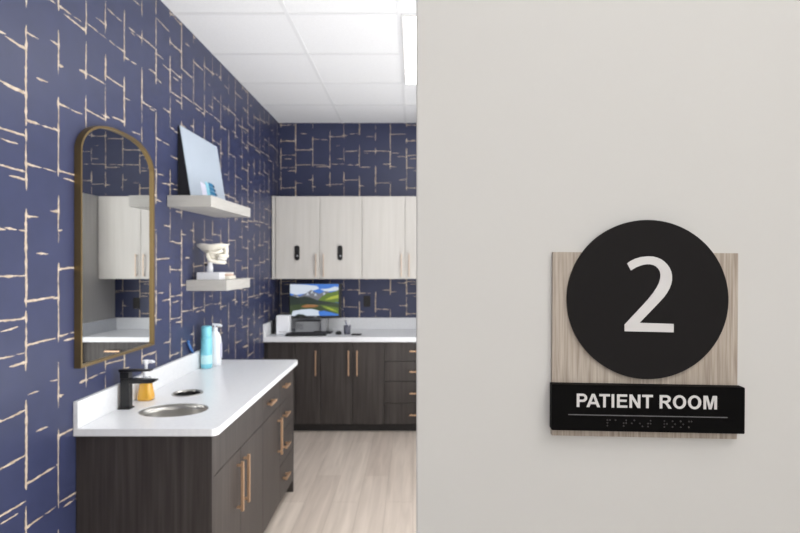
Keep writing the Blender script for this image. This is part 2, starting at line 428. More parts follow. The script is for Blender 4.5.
# ------------------------------------------------------------------ vanity along the left wall
VF = -.835; VY0, VY1 = 2.240, 3.775; vz0, vz1 = .085, .882; VT = .913
def vcar(t, y0, y1, hollow=False):
    if hollow:
        def f(bm):
            a, b = WX+.002, VF-.021; z0, z1 = vz0+.004, vz1
            box(bm, a, b, y0, y1, z0, z0+.018); box(bm, a, a+.012, y0, y1, z0+.018, z1)
            box(bm, a+.012, b, y0, y0+.018, z0+.018, z1); box(bm, a+.012, b, y1-.018, y1, z0+.018, z1)
            box(bm, b-.018, b, y0+.018, y1-.018, z1-.08, z1); box(bm, b-.003, b, y0+.018, y1-.018, z0+.018, z1-.08)
        mk('carcass', f, 'carcass', t)
        mk('toe_kick', B(WX+.002, VF-.075, y0, y1, 0, vz0+.004), 'toe', t)
        return
    mk('carcass', B(WX+.002, VF-.021, y0, y1, vz0+.004, vz1), 'carcass', t)
    mk('toe_kick', B(WX+.002, VF-.075, y0, y1, 0, vz0+.004), 'toe', t)
def vfront(t, name, y0, y1, z0, z1):
    return front(t, name, VF-.019, VF, y0+G, y1-G, z0+G, z1-G, 'dark_wood')
ys = [VY0, 3.002, 3.388, VY1]
t = thing('vanity_cabinet', 'dark wood sink cabinet with side panel and two tall bronze pulls, nearest the camera', 'cabinet', (-1.1, 2.6, 0))
vcar(t, ys[0]+.02, ys[1], True)
mk('side_panel', B(WX+.002, VF+.001, ys[0], ys[0]+.0195, 0, vz1), 'dark_wood', t, bevel=.001)
vfront(t, 'false_front', ys[0]+.02, ys[1], .700, vz1-.003)
for p, q, hy in ((ys[0]+.02, 2.618, 2.566), (2.618, ys[1], 2.662)):
    d = vfront(t, 'door', p, q, vz0, .700)
    handle(d, (VF, hy, .535), 'z', .235, (1, 0, 0))
t = thing('vanity_cabinet', 'dark wood narrow vanity cabinet with one drawer above one door, middle of the vanity', 'cabinet', (-1.1, 3.2, 0))
vcar(t, ys[1]+.0005, ys[2])
d = vfront(t, 'drawer', ys[1], ys[2], .700, vz1-.003); handle(d, (VF, 3.14, .785), (0, 1, 0), .115, (1, 0, 0))
d = vfront(t, 'door', ys[1], ys[2], vz0, .700); handle(d, (VF, 3.335, .525), 'z', .225, (1, 0, 0))
t = thing('vanity_cabinet', 'dark wood stack of four drawers at the far end of the vanity', 'cabinet', (-1.1, 3.6, 0))
vcar(t, ys[2]+.0005, ys[3]-.02)
mk('side_panel', B(WX+.002, VF+.001, ys[3]-.0195, ys[3], 0, vz1), 'dark_wood', t)
zz = [vz1-.003, .700, .515, .312, vz0]
for k in range(4):
    d = vfront(t, 'drawer', ys[2], ys[3]-.02, zz[k+1], zz[k]); handle(d, (VF, 3.50, [.800, .615, .415, .215][k]), (0, 1, 0), .11, (1, 0, 0))

# vanity countertop with round corners, an oval sink hole and a round waste hole
CX = -.807; CY0, CY1 = 2.222, 3.80
def ell(cx, cy, rx, ry, n=40): return [(cx+rx*math.cos(2*PI*k/n), cy+ry*math.sin(2*PI*k/n)) for k in range(n)]
SKX, SKY, SRX, SRY = -1.112, 2.512, .155, .122
WHX, WHY, WR = -1.181, 2.828, .072
def vout(r=.028):
    pts = [(WX+.002, CY0)]
    for k in range(7): a = -PI/2+PI/2*k/6; pts.append((CX-r+r*math.cos(a), CY0+r+r*math.sin(a)))
    for k in range(7): a = PI/2*k/6; pts.append((CX-r+r*math.cos(a), CY1-r+r*math.sin(a)))
    pts.append((WX+.002, CY1)); return pts
t = thing('countertop', 'white quartz vanity countertop on the left wall around the oval sink', 'countertop', (-1.1, 3.0, vz1))
mk('slab', lambda bm: slab(bm, vout(), [ell(SKX, SKY, SRX, SRY), ell(WHX, WHY, WR, WR)], vz1+.0005, VT, lambda u, v, h: Vector((u, v, h))), 'quartz', t, bevel=.002)
mk('backsplash', B(WX+.001, WX+.021, CY0, CY1, VT+.0004, 1.025, bev=.002), 'quartz', t)
def bowl(bm):
    n = 40; prof = [(.985, .027), (.98, -.002), (.95, -.03), (.88, -.065), (.70, -.09), (.4, -.10), (.12, -.102)]
    rings = []
    z0 = vz1+.0003
    for s, z in prof: rings.append([bm.verts.new((SKX+SRX*s*math.cos(2*PI*k/n), SKY+SRY*s*math.sin(2*PI*k/n), z0+z)) for k in range(n)])
    for s, z in reversed(prof): rings.append([bm.verts.new((SKX+(SRX*s+.0018)*math.cos(2*PI*k/n), SKY+(SRY*s+.0018)*math.sin(2*PI*k/n), z0+z-.0015)) for k in range(n)])
    for i in range(len(rings)):
        if i == len(prof)-1: continue
        a, b = rings[i], rings[(i+1) % len(rings)]
        for k in range(n):
            f = bm.faces.new((a[k], a[(k+1) % n], b[(k+1) % n], b[k])); f.smooth = True
    bm.faces.new(rings[len(prof)-1]); bm.faces.new(rings[len(prof)])
t = thing('sink', 'oval brushed steel sink set under the white vanity countertop', 'sink', (SKX, SKY, vz1-.105))
mk('bowl', bowl, 'steel', t)
mk('drain', lambda bm: lathe(bm, [(.022, 0), (.022, .004), (.016, .006)], (SKX, SKY, vz1-.1015), 24), 'steel', t)
def bin_ring(bm):
    n = 40; z = VT
    pr = [(WR+.006, z+.0003), (WR+.004, z+.003), (WR-.004, z+.003), (WR-.005, z-.04), (WR-.0035, z-.04), (WR-.003, z+.0003)]
    rings = [[bm.verts.new((WHX+r*math.cos(2*PI*k/n), WHY+r*math.sin(2*PI*k/n), zz_)) for k in range(n)] for r, zz_ in pr]
    for i in range(len(rings)):
        a, b = rings[i], rings[(i+1) % len(rings)]
        for k in range(n): bm.faces.new((a[k], a[(k+1) % n], b[(k+1) % n], b[k])).smooth = True
t = thing('waste_chute', 'round metal-rimmed waste hole in the vanity countertop behind the sink', 'waste hole', (WHX, WHY, VT-.2))
mk('rim', bin_ring, 'steel', t)
def liner(bm):
    n = 32
    a = [bm.verts.new((WHX+(WR-.006)*math.cos(2*PI*k/n), WHY+(WR-.006)*math.sin(2*PI*k/n), VT-.004)) for k in range(n)]
    b = [bm.verts.new((WHX+(WR-.006)*math.cos(2*PI*k/n), WHY+(WR-.006)*math.sin(2*PI*k/n), VT-.2)) for k in range(n)]
    for k in range(n): bm.faces.new((a[k], a[(k+1) % n], b[(k+1) % n], b[k]))
    bm.faces.new(b)
mk('liner', liner, 'dark_void', t)

# faucet
FX, FY = -1.346, 2.535
t = thing('faucet', 'matte black square single-lever faucet beside the oval sink', 'faucet', (FX, FY, VT))
mk('base_plate', B(FX-.027, FX+.027, FY-.024, FY+.024, VT+.0003, VT+.006, bev=.001), 'black', t)
mk('body', B(FX-.021, FX+.021, FY-.018, FY+.018, VT+.006, VT+.142, bev=.002), 'black', t)
def spout(bm):
    slab(bm, [(FX-.02, VT+.118), (FX+.125, VT+.120), (FX+.143, VT+.130), (FX+.143, VT+.137), (FX+.02, VT+.141), (FX-.02, VT+.141)], [], FY-.016, FY+.016, lambda u, v, h: Vector((u, h, v)))
mk('spout', spout, 'black', t, bevel=.001)
def lever(bm):
    box(bm, FX-.022, FX+.020, FY-.018, FY+.018, VT+.1425, VT+.172, bev=.002)
    slab(bm, [(FX-.028, VT+.172), (FX+.118, VT+.176), (FX+.118, VT+.182), (FX-.028, VT+.184)], [], FY-.015, FY+.015, lambda u, v, h: Vector((u, h, v)))
mk('lever', lever, 'black', t)

# soap dispenser
SX, SY = -1.330, 2.690
t = thing('soap_bottle', 'amber liquid soap bottle with white pump behind the black faucet', 'soap bottle', (SX, SY, VT))
def sq_body(bm, pr, cx, cy, z0, n=32, e=4.0):
    rings = []
    for rx, ry, z in pr:
        r = []
        for k in range(n):
            a = 2*PI*k/n; c, s = math.cos(a), math.sin(a)
            f = (abs(c)**e+abs(s)**e)**(-1/e)
            r.append(bm.verts.new((cx+rx*c*f, cy+ry*s*f, z0+z)))
        rings.append(r)
    for i in range(len(rings)-1):
        for k in range(n):
            bm.faces.new((rings[i][k], rings[i][(k+1) % n], rings[i+1][(k+1) % n], rings[i+1][k])).smooth = True
    bm.faces.new(list(reversed(rings[0]))); bm.faces.new(rings[-1])
mk('bottle', lambda bm: sq_body(bm, [(.026, .024, .0005), (.036, .029, .003), (.037, .029, .02), (.030, .025, .06), (.026, .022, .092), (.025, .021, .10)], SX, SY, VT), 'amber', t)
mk('shoulder', lambda bm: sq_body(bm, [(.025, .021, .1002), (.024, .020, .108), (.017, .016, .116), (.014, .014, .120)], SX, SY, VT, e=3), 'clear', t)
def pump(bm):
    lathe(bm, [(.014, .1203), (.015, .123), (.015, .142), (.012, .144)], (SX, SY, VT), 24)
    lathe(bm, [(.0075, .144), (.0075, .178), (.013, .180), (.014, .196), (.012, .199)], (SX, SY, VT), 24)
    slab(bm, [(SX-.014, VT+.186), (SX+.040, VT+.184), (SX+.042, VT+.190), (SX+.03, VT+.197), (SX-.014, VT+.199)], [], SY-.008, SY+.008, lambda u, v, h: Vector((u, h, v)))
mk('pump', pump, 'white', t)

# cyan bottle and white pump bottle
def cyl_bottle(cx, cy): pass
bxx, byy = -1.338, 3.50
t = thing('bottle', 'tall cyan plastic bottle against the backsplash, left of the white pump bottle', 'bottle', (bxx, byy, VT))
mk('body', lambda bm: lathe(bm, [(.030, .0005), (.0345, .004), (.035, .02), (.035, .19), (.033, .198), (.031, .20)], (bxx, byy, VT)), 'cyan', t)
c = mk('label_band', lambda bm: lathe(bm, [(.0354, .03), (.0356, .031), (.0356, .085), (.0354, .086)], (bxx, byy, VT)), 'cyan_pale', t)
c['label'] = 'pale cyan lower label'
mk('cap', lambda bm: lathe(bm, [(.031, .2003), (.0325, .203), (.0325, .262), (.029, .27), (.02, .273)], (bxx, byy, VT)), 'cyan', t)
wx_, wy_ = -1.315, 3.585
t = thing('pump_bottle', 'white pump bottle standing right of the tall cyan bottle', 'bottle', (wx_, wy_, VT))
mk('body', lambda bm: sq_body(bm, [(.034, .028, .0005), (.039, .032, .004), (.041, .033, .03), (.041, .033, .16), (.038, .030, .185), (.026, .022, .218), (.016, .016, .226), (.015, .015, .230)], wx_, wy_, VT, e=2.6), 'white', t)
def pump2(bm):
    lathe(bm, [(.015, .2303), (.0165, .232), (.0165, .25), (.012, .253), (.006, .254), (.006, .268)], (wx_, wy_, VT), 20)
    slab(bm, [(wx_-.014, VT+.268), (wx_+.045, VT+.258), (wx_+.047, VT+.265), (wx_+.03, VT+.276), (wx_-.014, VT+.28)], [], wy_-.008, wy_+.008, lambda u, v, h: Vector((u, h, v)))
mk('pump', pump2, 'white', t)
lb = mk('label_panel', B(wx_+.0412, wx_+.0418, wy_-.018, wy_+.018, VT+.05, VT+.15), 'lilac', t); lb['label'] = 'pale label on the side'
t = thing('toothbrush', 'small blue toothbrush leaning on the wall above the vanity backsplash', 'toothbrush', (-1.384, 3.37, 1.0255))
def tb(bm):
    tube(bm, [(-1.386, 3.405, 1.027), (-1.388, 3.37, 1.060), (-1.389, 3.335, 1.100)], [.008, .009, .007], 8)
mk('brush_handle', tb, 'blue', t)
mk('brush_head', B(-1.394, -1.382, 3.325, 3.345, 1.101, 1.115, bev=.002), 'blue', t)

# ------------------------------------------------------------------ arched mirror
MC = 2.548; MW = .318; MZ0, MZS, MZT = 1.160, 2.06, 2.215
def arch(off, n=48):
    w = MW-off; pts = [(MC-w, MZ0+off), (MC+w, MZ0+off)]
    for k in range(n+1):
        s = math.cos(PI*k/n); s = math.copysign(abs(s)**.75, s)
        pts.append((MC+w*s, MZS+(MZT-MZS-off)*max(0, 1-abs(s)**2.6)**.5))
    return pts
t = thing('wall_mirror', 'arched brass-framed mirror on the navy wallpaper above the sink', 'mirror', (WX+.001, MC, MZ0))
pl = lambda u, v, h: Vector((h, u, v))
mk('frame', lambda bm: slab(bm, arch(0), [list(reversed(arch(.010)))], WX+.001, WX+.029, pl), 'brass', t)
mk('glass', lambda bm: slab(bm, arch(.0103), [], WX+.0015, WX+.017, pl), 'mirror', t)

# ------------------------------------------------------------------ floating shelves
t1 = mk('wall_shelf', B(WX+.001, -1.149, 3.072, 3.816, 1.915, 1.980, bev=.0015), 'shelf', loc=(WX+.001, 3.44, 1.95))
tag(t1, 'longer white floating shelf, the upper one, holding the leaning white board', 'shelf', 'white floating shelves on the wallpaper')
t2 = mk('wall_shelf', B(WX+.001, -1.149, 3.33, 3.806, 1.422, 1.488, bev=.0015), 'shelf', loc=(WX+.001, 3.57, 1.45))
tag(t2, 'shorter white floating shelf, the lower one, holding the jaw model', 'shelf', 'white floating shelves on the wallpaper')

# leaning white board with a printed tooth graphic
bo = Vector((-1.315, 3.205, 1.981)); bt = Vector((-1.383, 3.205, 2.412))
up = (bt-bo).normalized(); hgt = (bt-bo).length; yy = Vector((0, 1, 0)); nn = yy.cross(up) ; nn = nn if nn.x > 0 else -nn
def bp(u, v, h): return bo + yy*u + up*v + nn*h
t = thing('display_board', 'white board with a small teal print leaning on the upper shelf', 'board', bo)
mk('panel', lambda bm: slab(bm, [(0, 0), (.605, 0), (.605, hgt), (0, hgt)], [], -.004, 0, bp), 'board', t)
def wedge(bm):  # board back widened into a black wedge, standing in for shade against the wall
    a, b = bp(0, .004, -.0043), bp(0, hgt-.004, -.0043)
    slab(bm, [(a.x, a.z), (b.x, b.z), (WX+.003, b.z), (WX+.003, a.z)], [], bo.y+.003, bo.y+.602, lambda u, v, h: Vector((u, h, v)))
bk = mk('back_and_shade', wedge, 'board_back_shade', t)
bk['label'] = 'black wedge of board back and painted-in shade'
def print_(bm):
    q = lambda a, b, c, d, mi, h=.0005: slab(bm, [a, b, c, d], [], h-.0004, h, bp, mi)
    q((.19, .0), (.28, .0), (.27, .115), (.18, .125), 2); q((.27, .01), (.33, .008), (.32, .13), (.26, .14), 3, .0009)
    for k in range(5):
        z = .010+k*.027; s = .36+.012*(4-k)
        q((.325, z), (s+.04, z-.002), (s+.03, z+.020), (.315, z+.024), 0, .0013); q((s+.038, z-.003), (s+.062, z+.001), (s+.058, z+.014), (s+.028, z+.019), 1, .0017)
mk('teal_print', print_, ['teal', 'teal_dark', 'lilac', 'aqua'], t)['label'] = 'small teal print of stacked blocks'

# skull and jaw model on a stand
jx, jy, sz = -1.307, 3.47, 1.4885
t = thing('jaw_model', 'white dental skull and jaw model on a block stand, on the lower shelf', 'anatomical model', (jx, jy, sz))
mk('base', B(-1.371, -1.226, jy-.05, jy+.05, sz+.0003, sz+.045, bev=.002), 'white', t)
mk('post', lambda bm: lathe(bm, [(.019, .045), (.019, .085), (.016, .09), (.016, .125), (.018, .13)], (jx+.002, jy, sz), 20), 'white', t)
mk('knob', lambda bm: tube(bm, [(jx-.010, jy-.012, sz+.094), (jx-.022, jy-.022, sz+.096)], [.006, .008], 10), 'black', t)
def cranium(bm):
    # lofted cut skull base: flat open top, narrowing downward
    secs = [(.118, .020, .030, .024), (.145, .000, .028, .032), (.172, -.002, .040, .042), (.196, -.004, .066, .056), (.214, .004, .094, .064), (.226, .008, .103, .067), (.2265, .008, .098, .062), (.214, .006, .090, .056)]
    rings = []
    n = 36
    for z, cx, rx, ry in secs:
        rings.append([bm.verts.new((jx+.02+cx+rx*math.cos(2*PI*k/n)*(1-.08*math.sin(3*2*PI*k/n)), jy+ry*math.sin(2*PI*k/n)*(1+.07*math.cos(4*PI*k/n)), sz+z+.003*math.sin(5*2*PI*k/n))) for k in range(n)])
    for i in range(len(rings)-1):
        for k in range(n): bm.faces.new((rings[i][k], rings[i][(k+1) % n], rings[i+1][(k+1) % n], rings[i+1][k])).smooth = True
    bm.faces.new(list(reversed(rings[0]))); bm.faces.new(rings[-1])
mk('skull', cranium, 'bone', t)
def upper_jaw(bm):
    pts = []
    for k in range(13):
        a = -PI*.5+PI*k/12; pts.append((jx+.065+.045*math.cos(a), jy+.030*math.sin(a), sz+.150))
    tube(bm, pts, .013, 10)
    for s in (-1, 1):   # cheekbones
        tube(bm, [(jx-.012, jy+s*.05, sz+.175), (jx+.03, jy+s*.060, sz+.172), (jx+.07, jy+s*.050, sz+.172), (jx+.092, jy+s*.03, sz+.185)], [.006, .006, .009, .012], 8)
    tube(bm, [(jx+.10, jy, sz+.15), (jx+.108, jy, sz+.18), (jx+.102, jy, sz+.215)], [.016, .013, .018], 10)
mk('upper_jaw', upper_jaw, 'bone', t)
def mandible(bm):
    for s in (-1, 1):
        tube(bm, [(jx+.002, jy+s*.046, sz+.178), (jx+.006, jy+s*.046, sz+.145), (jx+.02, jy+s*.044, sz+.122), (jx+.055, jy+s*.034, sz+.112), (jx+.085, jy+s*.018, sz+.110), (jx+.094, jy, sz+.110)], [.008, .012, .013, .012, .013, .014], 10)
mk('lower_jaw', mandible, 'bone', t)
def teeth(bm):
    for zc in (.136, .1285):
        for k in range(14):
            a = -PI*.5+PI*(k+.5)/14
            x, y = jx+.062+.043*math.cos(a), jy+.029*math.sin(a)
            box(bm, x-.004, x+.004, y-.0032, y+.0032, sz+zc-.0035, sz+zc+.004, bev=.001)
mk('teeth', teeth, 'tooth', t)['kind'] = 'stuff'
# small tooth model
t = thing('teeth_model', 'small dental teeth model with pinkish gums beside the jaw model', 'dental model', (-1.19, 3.50, sz))
def gm(bm):
    slab(bm, [(-1.238, 3.45), (-1.165, 3.45), (-1.152, 3.48), (-1.152, 3.53), (-1.165, 3.555), (-1.238, 3.555)], [], sz+.0003, sz+.020, lambda u, v, h: Vector((u, v, h)))
mk('plinth', gm, 'bone', t)
def gums(bm):
    tube(bm, [(-1.232, 3.463, sz+.0275), (-1.195, 3.462, sz+.0275), (-1.170, 3.480, sz+.0275), (-1.164, 3.503, sz+.0275), (-1.170, 3.526, sz+.0275), (-1.195, 3.542, sz+.0275), (-1.232, 3.543, sz+.0275)], .0072, 8)
mk('gums', gums, 'gum', t)
def tt(bm):
    P = [(-1.232, 3.463), (-1.220, 3.463), (-1.207, 3.462), (-1.195, 3.463), (-1.182, 3.470), (-1.172, 3.482), (-1.166, 3.496), (-1.166, 3.510), (-1.172, 3.524), (-1.182, 3.535), (-1.195, 3.542), (-1.207, 3.543), (-1.220, 3.543), (-1.232, 3.543)]
    for x, y in P: box(bm, x-.0055, x+.0055, y-.0055, y+.0055, sz+.0335, sz+.043, bev=.0015)
mk('teeth', tt, 'tooth', t)
t.location = (-1.222, 3.578, sz)

# ------------------------------------------------------------------ desk things on the back counter
def P3(px, py, y): return Vector(((px-VX)*y/F, y, H-(py-VY)*y/F))
# monitor
MYAW = math.radians(4); mc = Vector((-.962, 5.33, 1.222))
mx = Matrix.Translation(mc) @ Matrix.Rotation(MYAW, 4, 'Z')
t = thing('monitor', 'black computer monitor showing a mountain lake picture, on the back counter', 'monitor', (-.955, 5.38, CT))
mk('housing', B(-.258, .256, 0, .035, -.178, .168, bev=.004, mtx=mx), 'black_plastic', t)
def screen(bm):
    W, Hh = .244, .155
    pl2 = lambda u, v, h: mx @ Vector((u, -.0006-h, v))
    x0, x1, z0, z1 = -.248, .226, -.153, .160
    X = lambda a: x0+(x1-x0)*a; Z = lambda a: z0+(z1-z0)*a
    cnt = [0]
    def poly(pts, mi):
        cnt[0] += 1; h = cnt[0]*.00003
        slab(bm, [(X(a), Z(b)) for a, b in pts], [], h-.00003 if h else 0, h, pl2, mi)
    poly([(0, 0), (1, 0), (1, 1), (0, 1)], 0)                                     # blue sky
    poly([(0, .72), (.12, .66), (.30, .70), (.48, .80), (.60, .86), (.55, .94), (.32, .98), (0, 1)], 1)   # cloud
    poly([(.62, .84), (.80, .86), (.92, .92), (1, .9), (1, .80), (.74, .76)], 1)
    poly([(.0, .62), (.10, .68), (.2, .62), (.33, .72), (.44, .82), (.52, .74), (.60, .70), (.74, .78), (.86, .72), (1, .82), (1, .5), (0, .5)], 2)   # far grey range
    for a in ((.36, .74), (.45, .80), (.52, .72), (.70, .75), (.15, .64)):
        poly([(a[0]-.03, a[1]-.10), (a[0], a[1]-.01), (a[0]+.015, a[1]-.05), (a[0]+.04, a[1]-.10), (a[0]+.005, a[1]-.07)], 1)   # snow
    poly([(.58, .50), (.66, .62), (.78, .72), (.90, .76), (1, .80), (1, .42), (.58, .42)], 4)   # bright green hill
    poly([(.72, .50), (.84, .60), (1, .66), (1, .56), (.86, .52)], 5)
    poly([(0, .66), (.06, .62), (.18, .58), (.30, .62), (.42, .58), (.55, .50), (.70, .46), (1, .40), (1, .36), (0, .30)], 3)  # dark forest
    poly([(0, .34), (.30, .38), (.62, .36), (1, .40), (1, 0), (0, 0)], 6)          # lake dark green
    poly([(.22, .30), (.34, .36), (.52, .35), (.60, .31), (.50, .27), (.30, .26)], 7)     # orange shore
    poly([(.62, .34), (.80, .30), (1, .24), (1, .05), (.84, .14), (.70, .24)], 4)
    poly([(.68, .30), (.86, .22), (.98, .12), (.84, .18)], 5)
    poly([(.02, .0), (.06, .16), (.24, .20), (.44, .22), (.60, .16), (.62, .0)], 1)       # cloud reflection
    poly([(.60, .0), (.58, .14), (.70, .16), (.86, .10), (1, .04), (1, 0)], 0)
    poly([(.10, .0), (.16, .06), (.26, .05), (.34, .0)], 3)
SC = [('screen_sky', (58, 118, 205)), ('screen_cloud', (206, 216, 228)), ('screen_rock', (110, 112, 120)), ('screen_forest', (26, 42, 34)),
      ('screen_grass', (92, 116, 36)), ('screen_sun_grass', (168, 180, 60)), ('screen_lake', (50, 66, 34)), ('screen_shore', (150, 104, 60))]
sm = []
for n_, c_ in SC:
    m_ = mat(n_, (0.01, 0.01, 0.01, 1), 0.3, emit=0.46, ecol=srgb(*c_)); sm.append(m_)
mk('screen', screen, sm, t, recalc=False)['label'] = 'lit screen with mountains above a lake'
mk('badge', B(-.010, .008, -.002, .001, -.171, -.161, mtx=mx), 'silver', t)
mk('neck', B(-.915, -.865, 5.368, 5.395, CT+.012, 1.10, bev=.003), 'silver', t)
mk('stand', B(-.99, -.80, 5.27, 5.40, CT+.0003, CT+.012, bev=.003), 'black_plastic', t)
# small grey computer
t = thing('desktop_computer', 'grey desktop computer box under the left half of the monitor', 'computer', (-1.05, 5.48, CT))
mk('case', B(-1.180, -.925, 5.405, 5.56, CT+.0003, CT+.105, bev=.004), 'silver', t)
def vents(bm):
    for k in range(4): box(bm, -1.17, -1.10, 5.4035, 5.4053, CT+.03+k*.015, CT+.034+k*.015)
mk('vent_slots', vents, 'black_plastic', t)
# keyboard
kc = Vector((-1.02, 5.16, CT+.0005)); kx = Matrix.Translation(kc) @ Matrix.Rotation(math.radians(5), 4, 'Z')
t = thing('keyboard', 'black keyboard on the back counter in front of the monitor', 'keyboard', kc)
mk('case', lambda bm: slab(bm, [(-.065, 0), (.065, 0), (.065, .022), (-.065, .010)], [], -.19, .19, lambda u, v, h: kx @ Vector((h, u, v))), 'black_plastic', t)
def keys(bm):
    for r in range(5):
        for c in range(14):
            x = -.182+c*.026; y = -.055+r*.023; z = .0105+r*.0022
            box(bm, x, x+.022, y, y+.019, z+.001, z+.005, mtx=kx)
mk('keys', keys, 'key', t)['kind'] = 'stuff'
# mouse
t = thing('computer_mouse', 'black computer mouse right of the keyboard', 'mouse', (-.722, 5.24, CT))
def mo(bm):
    lathe(bm, [(.026, .0005), (.030, .006), (.028, .018), (.018, .028), (.006, .031)], (-.722, 5.24, CT), 24, sy=1.6)
mk('body', mo, 'black_plastic', t)
mk('wheel', B(-.7245, -.7195, 5.205, 5.22, CT+.021, CT+.029), 'silver', t)
# white box and slim black item
t = thing('router', 'white upright box standing left of the monitor on the back counter', 'box', (-1.255, 5.22, CT))
mk('body', B(-1.312, -1.186, 5.17, 5.26, CT+.0003, CT+.188, bev=.008), 'white', t)
mk('front_grille', B(-1.29, -1.21, 5.1685, 5.1703, CT+.03, CT+.034), 'silver', t)
o = mk('folder', B(-1.368, -1.352, 5.24, 5.40, CT+.0003, CT+.135, bev=.003), 'black_plastic', loc=(-1.36, 5.32, CT)); tag(o, 'slim black folder standing upright between the white box and left wall', 'folder')
# pen cup
pcx, pcy = -.638, 5.24
def cup(bm):
    n = 28; pr = [(.030, .0005), (.036, .085), (.0345, .085), (.0285, .004)]
    rings = [[bm.verts.new((pcx+r*math.cos(2*PI*k/n), pcy+r*math.sin(2*PI*k/n), CT+z)) for k in range(n)] for r, z in pr]
    for i in range(3):
        for k in range(n): bm.faces.new((rings[i][k], rings[i][(k+1) % n], rings[i+1][(k+1) % n], rings[i+1][k])).smooth = True
    bm.faces.new(list(reversed(rings[0]))); bm.faces.new(rings[3])
o = mk('pen_cup', cup, 'mesh_cup', loc=(pcx, pcy, CT)); tag(o, 'smoky plastic pen cup on the back counter right of the monitor', 'cup')
for k, (a, m1, lb) in enumerate(((.3, 'white', 'white pen in the pen cup, leaning right'), (2.5, 'black_plastic', 'black pen in the pen cup, leaning left'), (4.2, 'pen_blue', 'dark blue pen in the pen cup, leaning forward'))):
    c, s = math.cos(a), math.sin(a)
    o = mk('pen', lambda bm: tube(bm, [(pcx-.008*c, pcy-.008*s, CT+.006), (pcx+.022*c, pcy+.022*s, CT+.118), (pcx+.026*c, pcy+.026*s, CT+.135)], [.004, .0045, .003], 10), m1, loc=(pcx, pcy, CT+.005)); tag(o, lb, 'pen', 'pens in the cup')
t = thing('phone', 'black phone lying flat on the back counter right of the pen cup', 'phone', (-.545, 5.19, CT))
mk('case', B(-.59, -.495, 5.15, 5.22, CT+.0003, CT+.010, bev=.003), 'black_plastic', t)
mk('display', B(-.582, -.503, 5.156, 5.214, CT+.0101, CT+.0108), 'black', t)
# cables below the monitor
o = mk('cable', lambda bm: tube(bm, [(-.85, 5.39, 1.10), (-.85, 5.43, 1.04), (-.86, 5.47, .97), (-.87, 5.52, .92), (-.88, 5.59, CT+.005)], .003, 8), 'black_plastic', loc=(-.88, 5.58, CT)); tag(o, 'thin black cable hanging behind the monitor', 'cable')

# ------------------------------------------------------------------ door sign
def ray_uv(px, py, h):
    """where the line of sight through a picture point meets the plane h in front of the sign wall"""
    d = Vector(((px-VX)/F, 1, -(py-VY)/F)); c = Vector((0, 0, H)); p0 = SO+SN*h
    s = (p0-c).dot(SN)/d.dot(SN); q = c+d*s-SO
    return q.dot(SU), q.z
ROLL = math.radians(-.42)
sign = thing('room_sign', 'room number sign with oak plaque, black disc 2 and PATIENT ROOM bar', 'sign', sp(0, -.09, 0))
def rect_c(x0, x1, y0, y1, h):
    u0, v0 = ray_uv(x0, (y0+y1)/2, h); u1, v1 = ray_uv(x1, (y0+y1)/2, h)
    _, va = ray_uv((x0+x1)/2, y0, h); _, vb = ray_uv((x0+x1)/2, y1, h)
    return (u0+u1)/2, (va+vb)/2, (u1-u0)/2, (va-vb)/2
def rrect(cu, cv, hu, hv, r=.001):
    c, s = math.cos(ROLL), math.sin(ROLL); out = []
    for (a, b, a0) in ((hu-r, hv-r, 0), (-hu+r, hv-r, 90), (-hu+r, -hv+r, 180), (hu-r, -hv+r, 270)):
        for k in range(4):
            an = math.radians(a0+30*k); x, y = a+r*math.cos(an), b+r*math.sin(an); out.append((cu+x*c-y*s, cv+x*s+y*c))
    return out
HP, HD, HB = .006, .010, .0165
R1 = rect_c(552.3, 737.6, 252.6, 437.3, HP)
mk('plaque', lambda bm: slab(bm, rrect(*R1, .0005), [], .0004, HP, sp), 'oak', sign, bevel=.0004)
cu, cv, ru, rv = rect_c(567.3, 728.6, 219.9, 379.2, HD)
disc = mk('number_disc', lambda bm: slab(bm, [(cu+ru*math.cos(2*PI*k/160), cv+rv*math.sin(2*PI*k/160)) for k in range(160)], [], HP+.0002, HD, sp), 'sign_black', sign, bevel=.0003)
two = [(92,98),(112,84),(135,73),(165,64),(205,60),(230,61.5),(252,67),(273,76),(291,89),(306,104),(318,121),(327,142),(331,163),(331,187),(327,208),(318,232),(304,257),(286,281),(262,307),(238,332),(210,361),(158,415),(250,418),(340,421),(340,466),(210,463),(78,460),(78,425),(130,369),(172,324),(205,287),(230,256),(248,229),(261,203),(268,180),(270,160),(267,142),(259,127),(246,114),(232,107),(214,103),(195,103),(176,106),(158,112),(140,119),(112,136)]
HN = HD+.0008
mk('numeral', lambda bm: slab(bm, [ray_uv(610+x/5.333, 245+y/5.333, HN) for x, y in two], [], HD+.0001, HN, sp), 'letter', disc)
R2 = rect_c(551.7, 744.9, 385.9, 432.1, HB)
bar = mk('name_bar', lambda bm: slab(bm, rrect(*R2, .0012), [], HP+.0002, HB, sp), 'bar_black', sign, bevel=.0004)
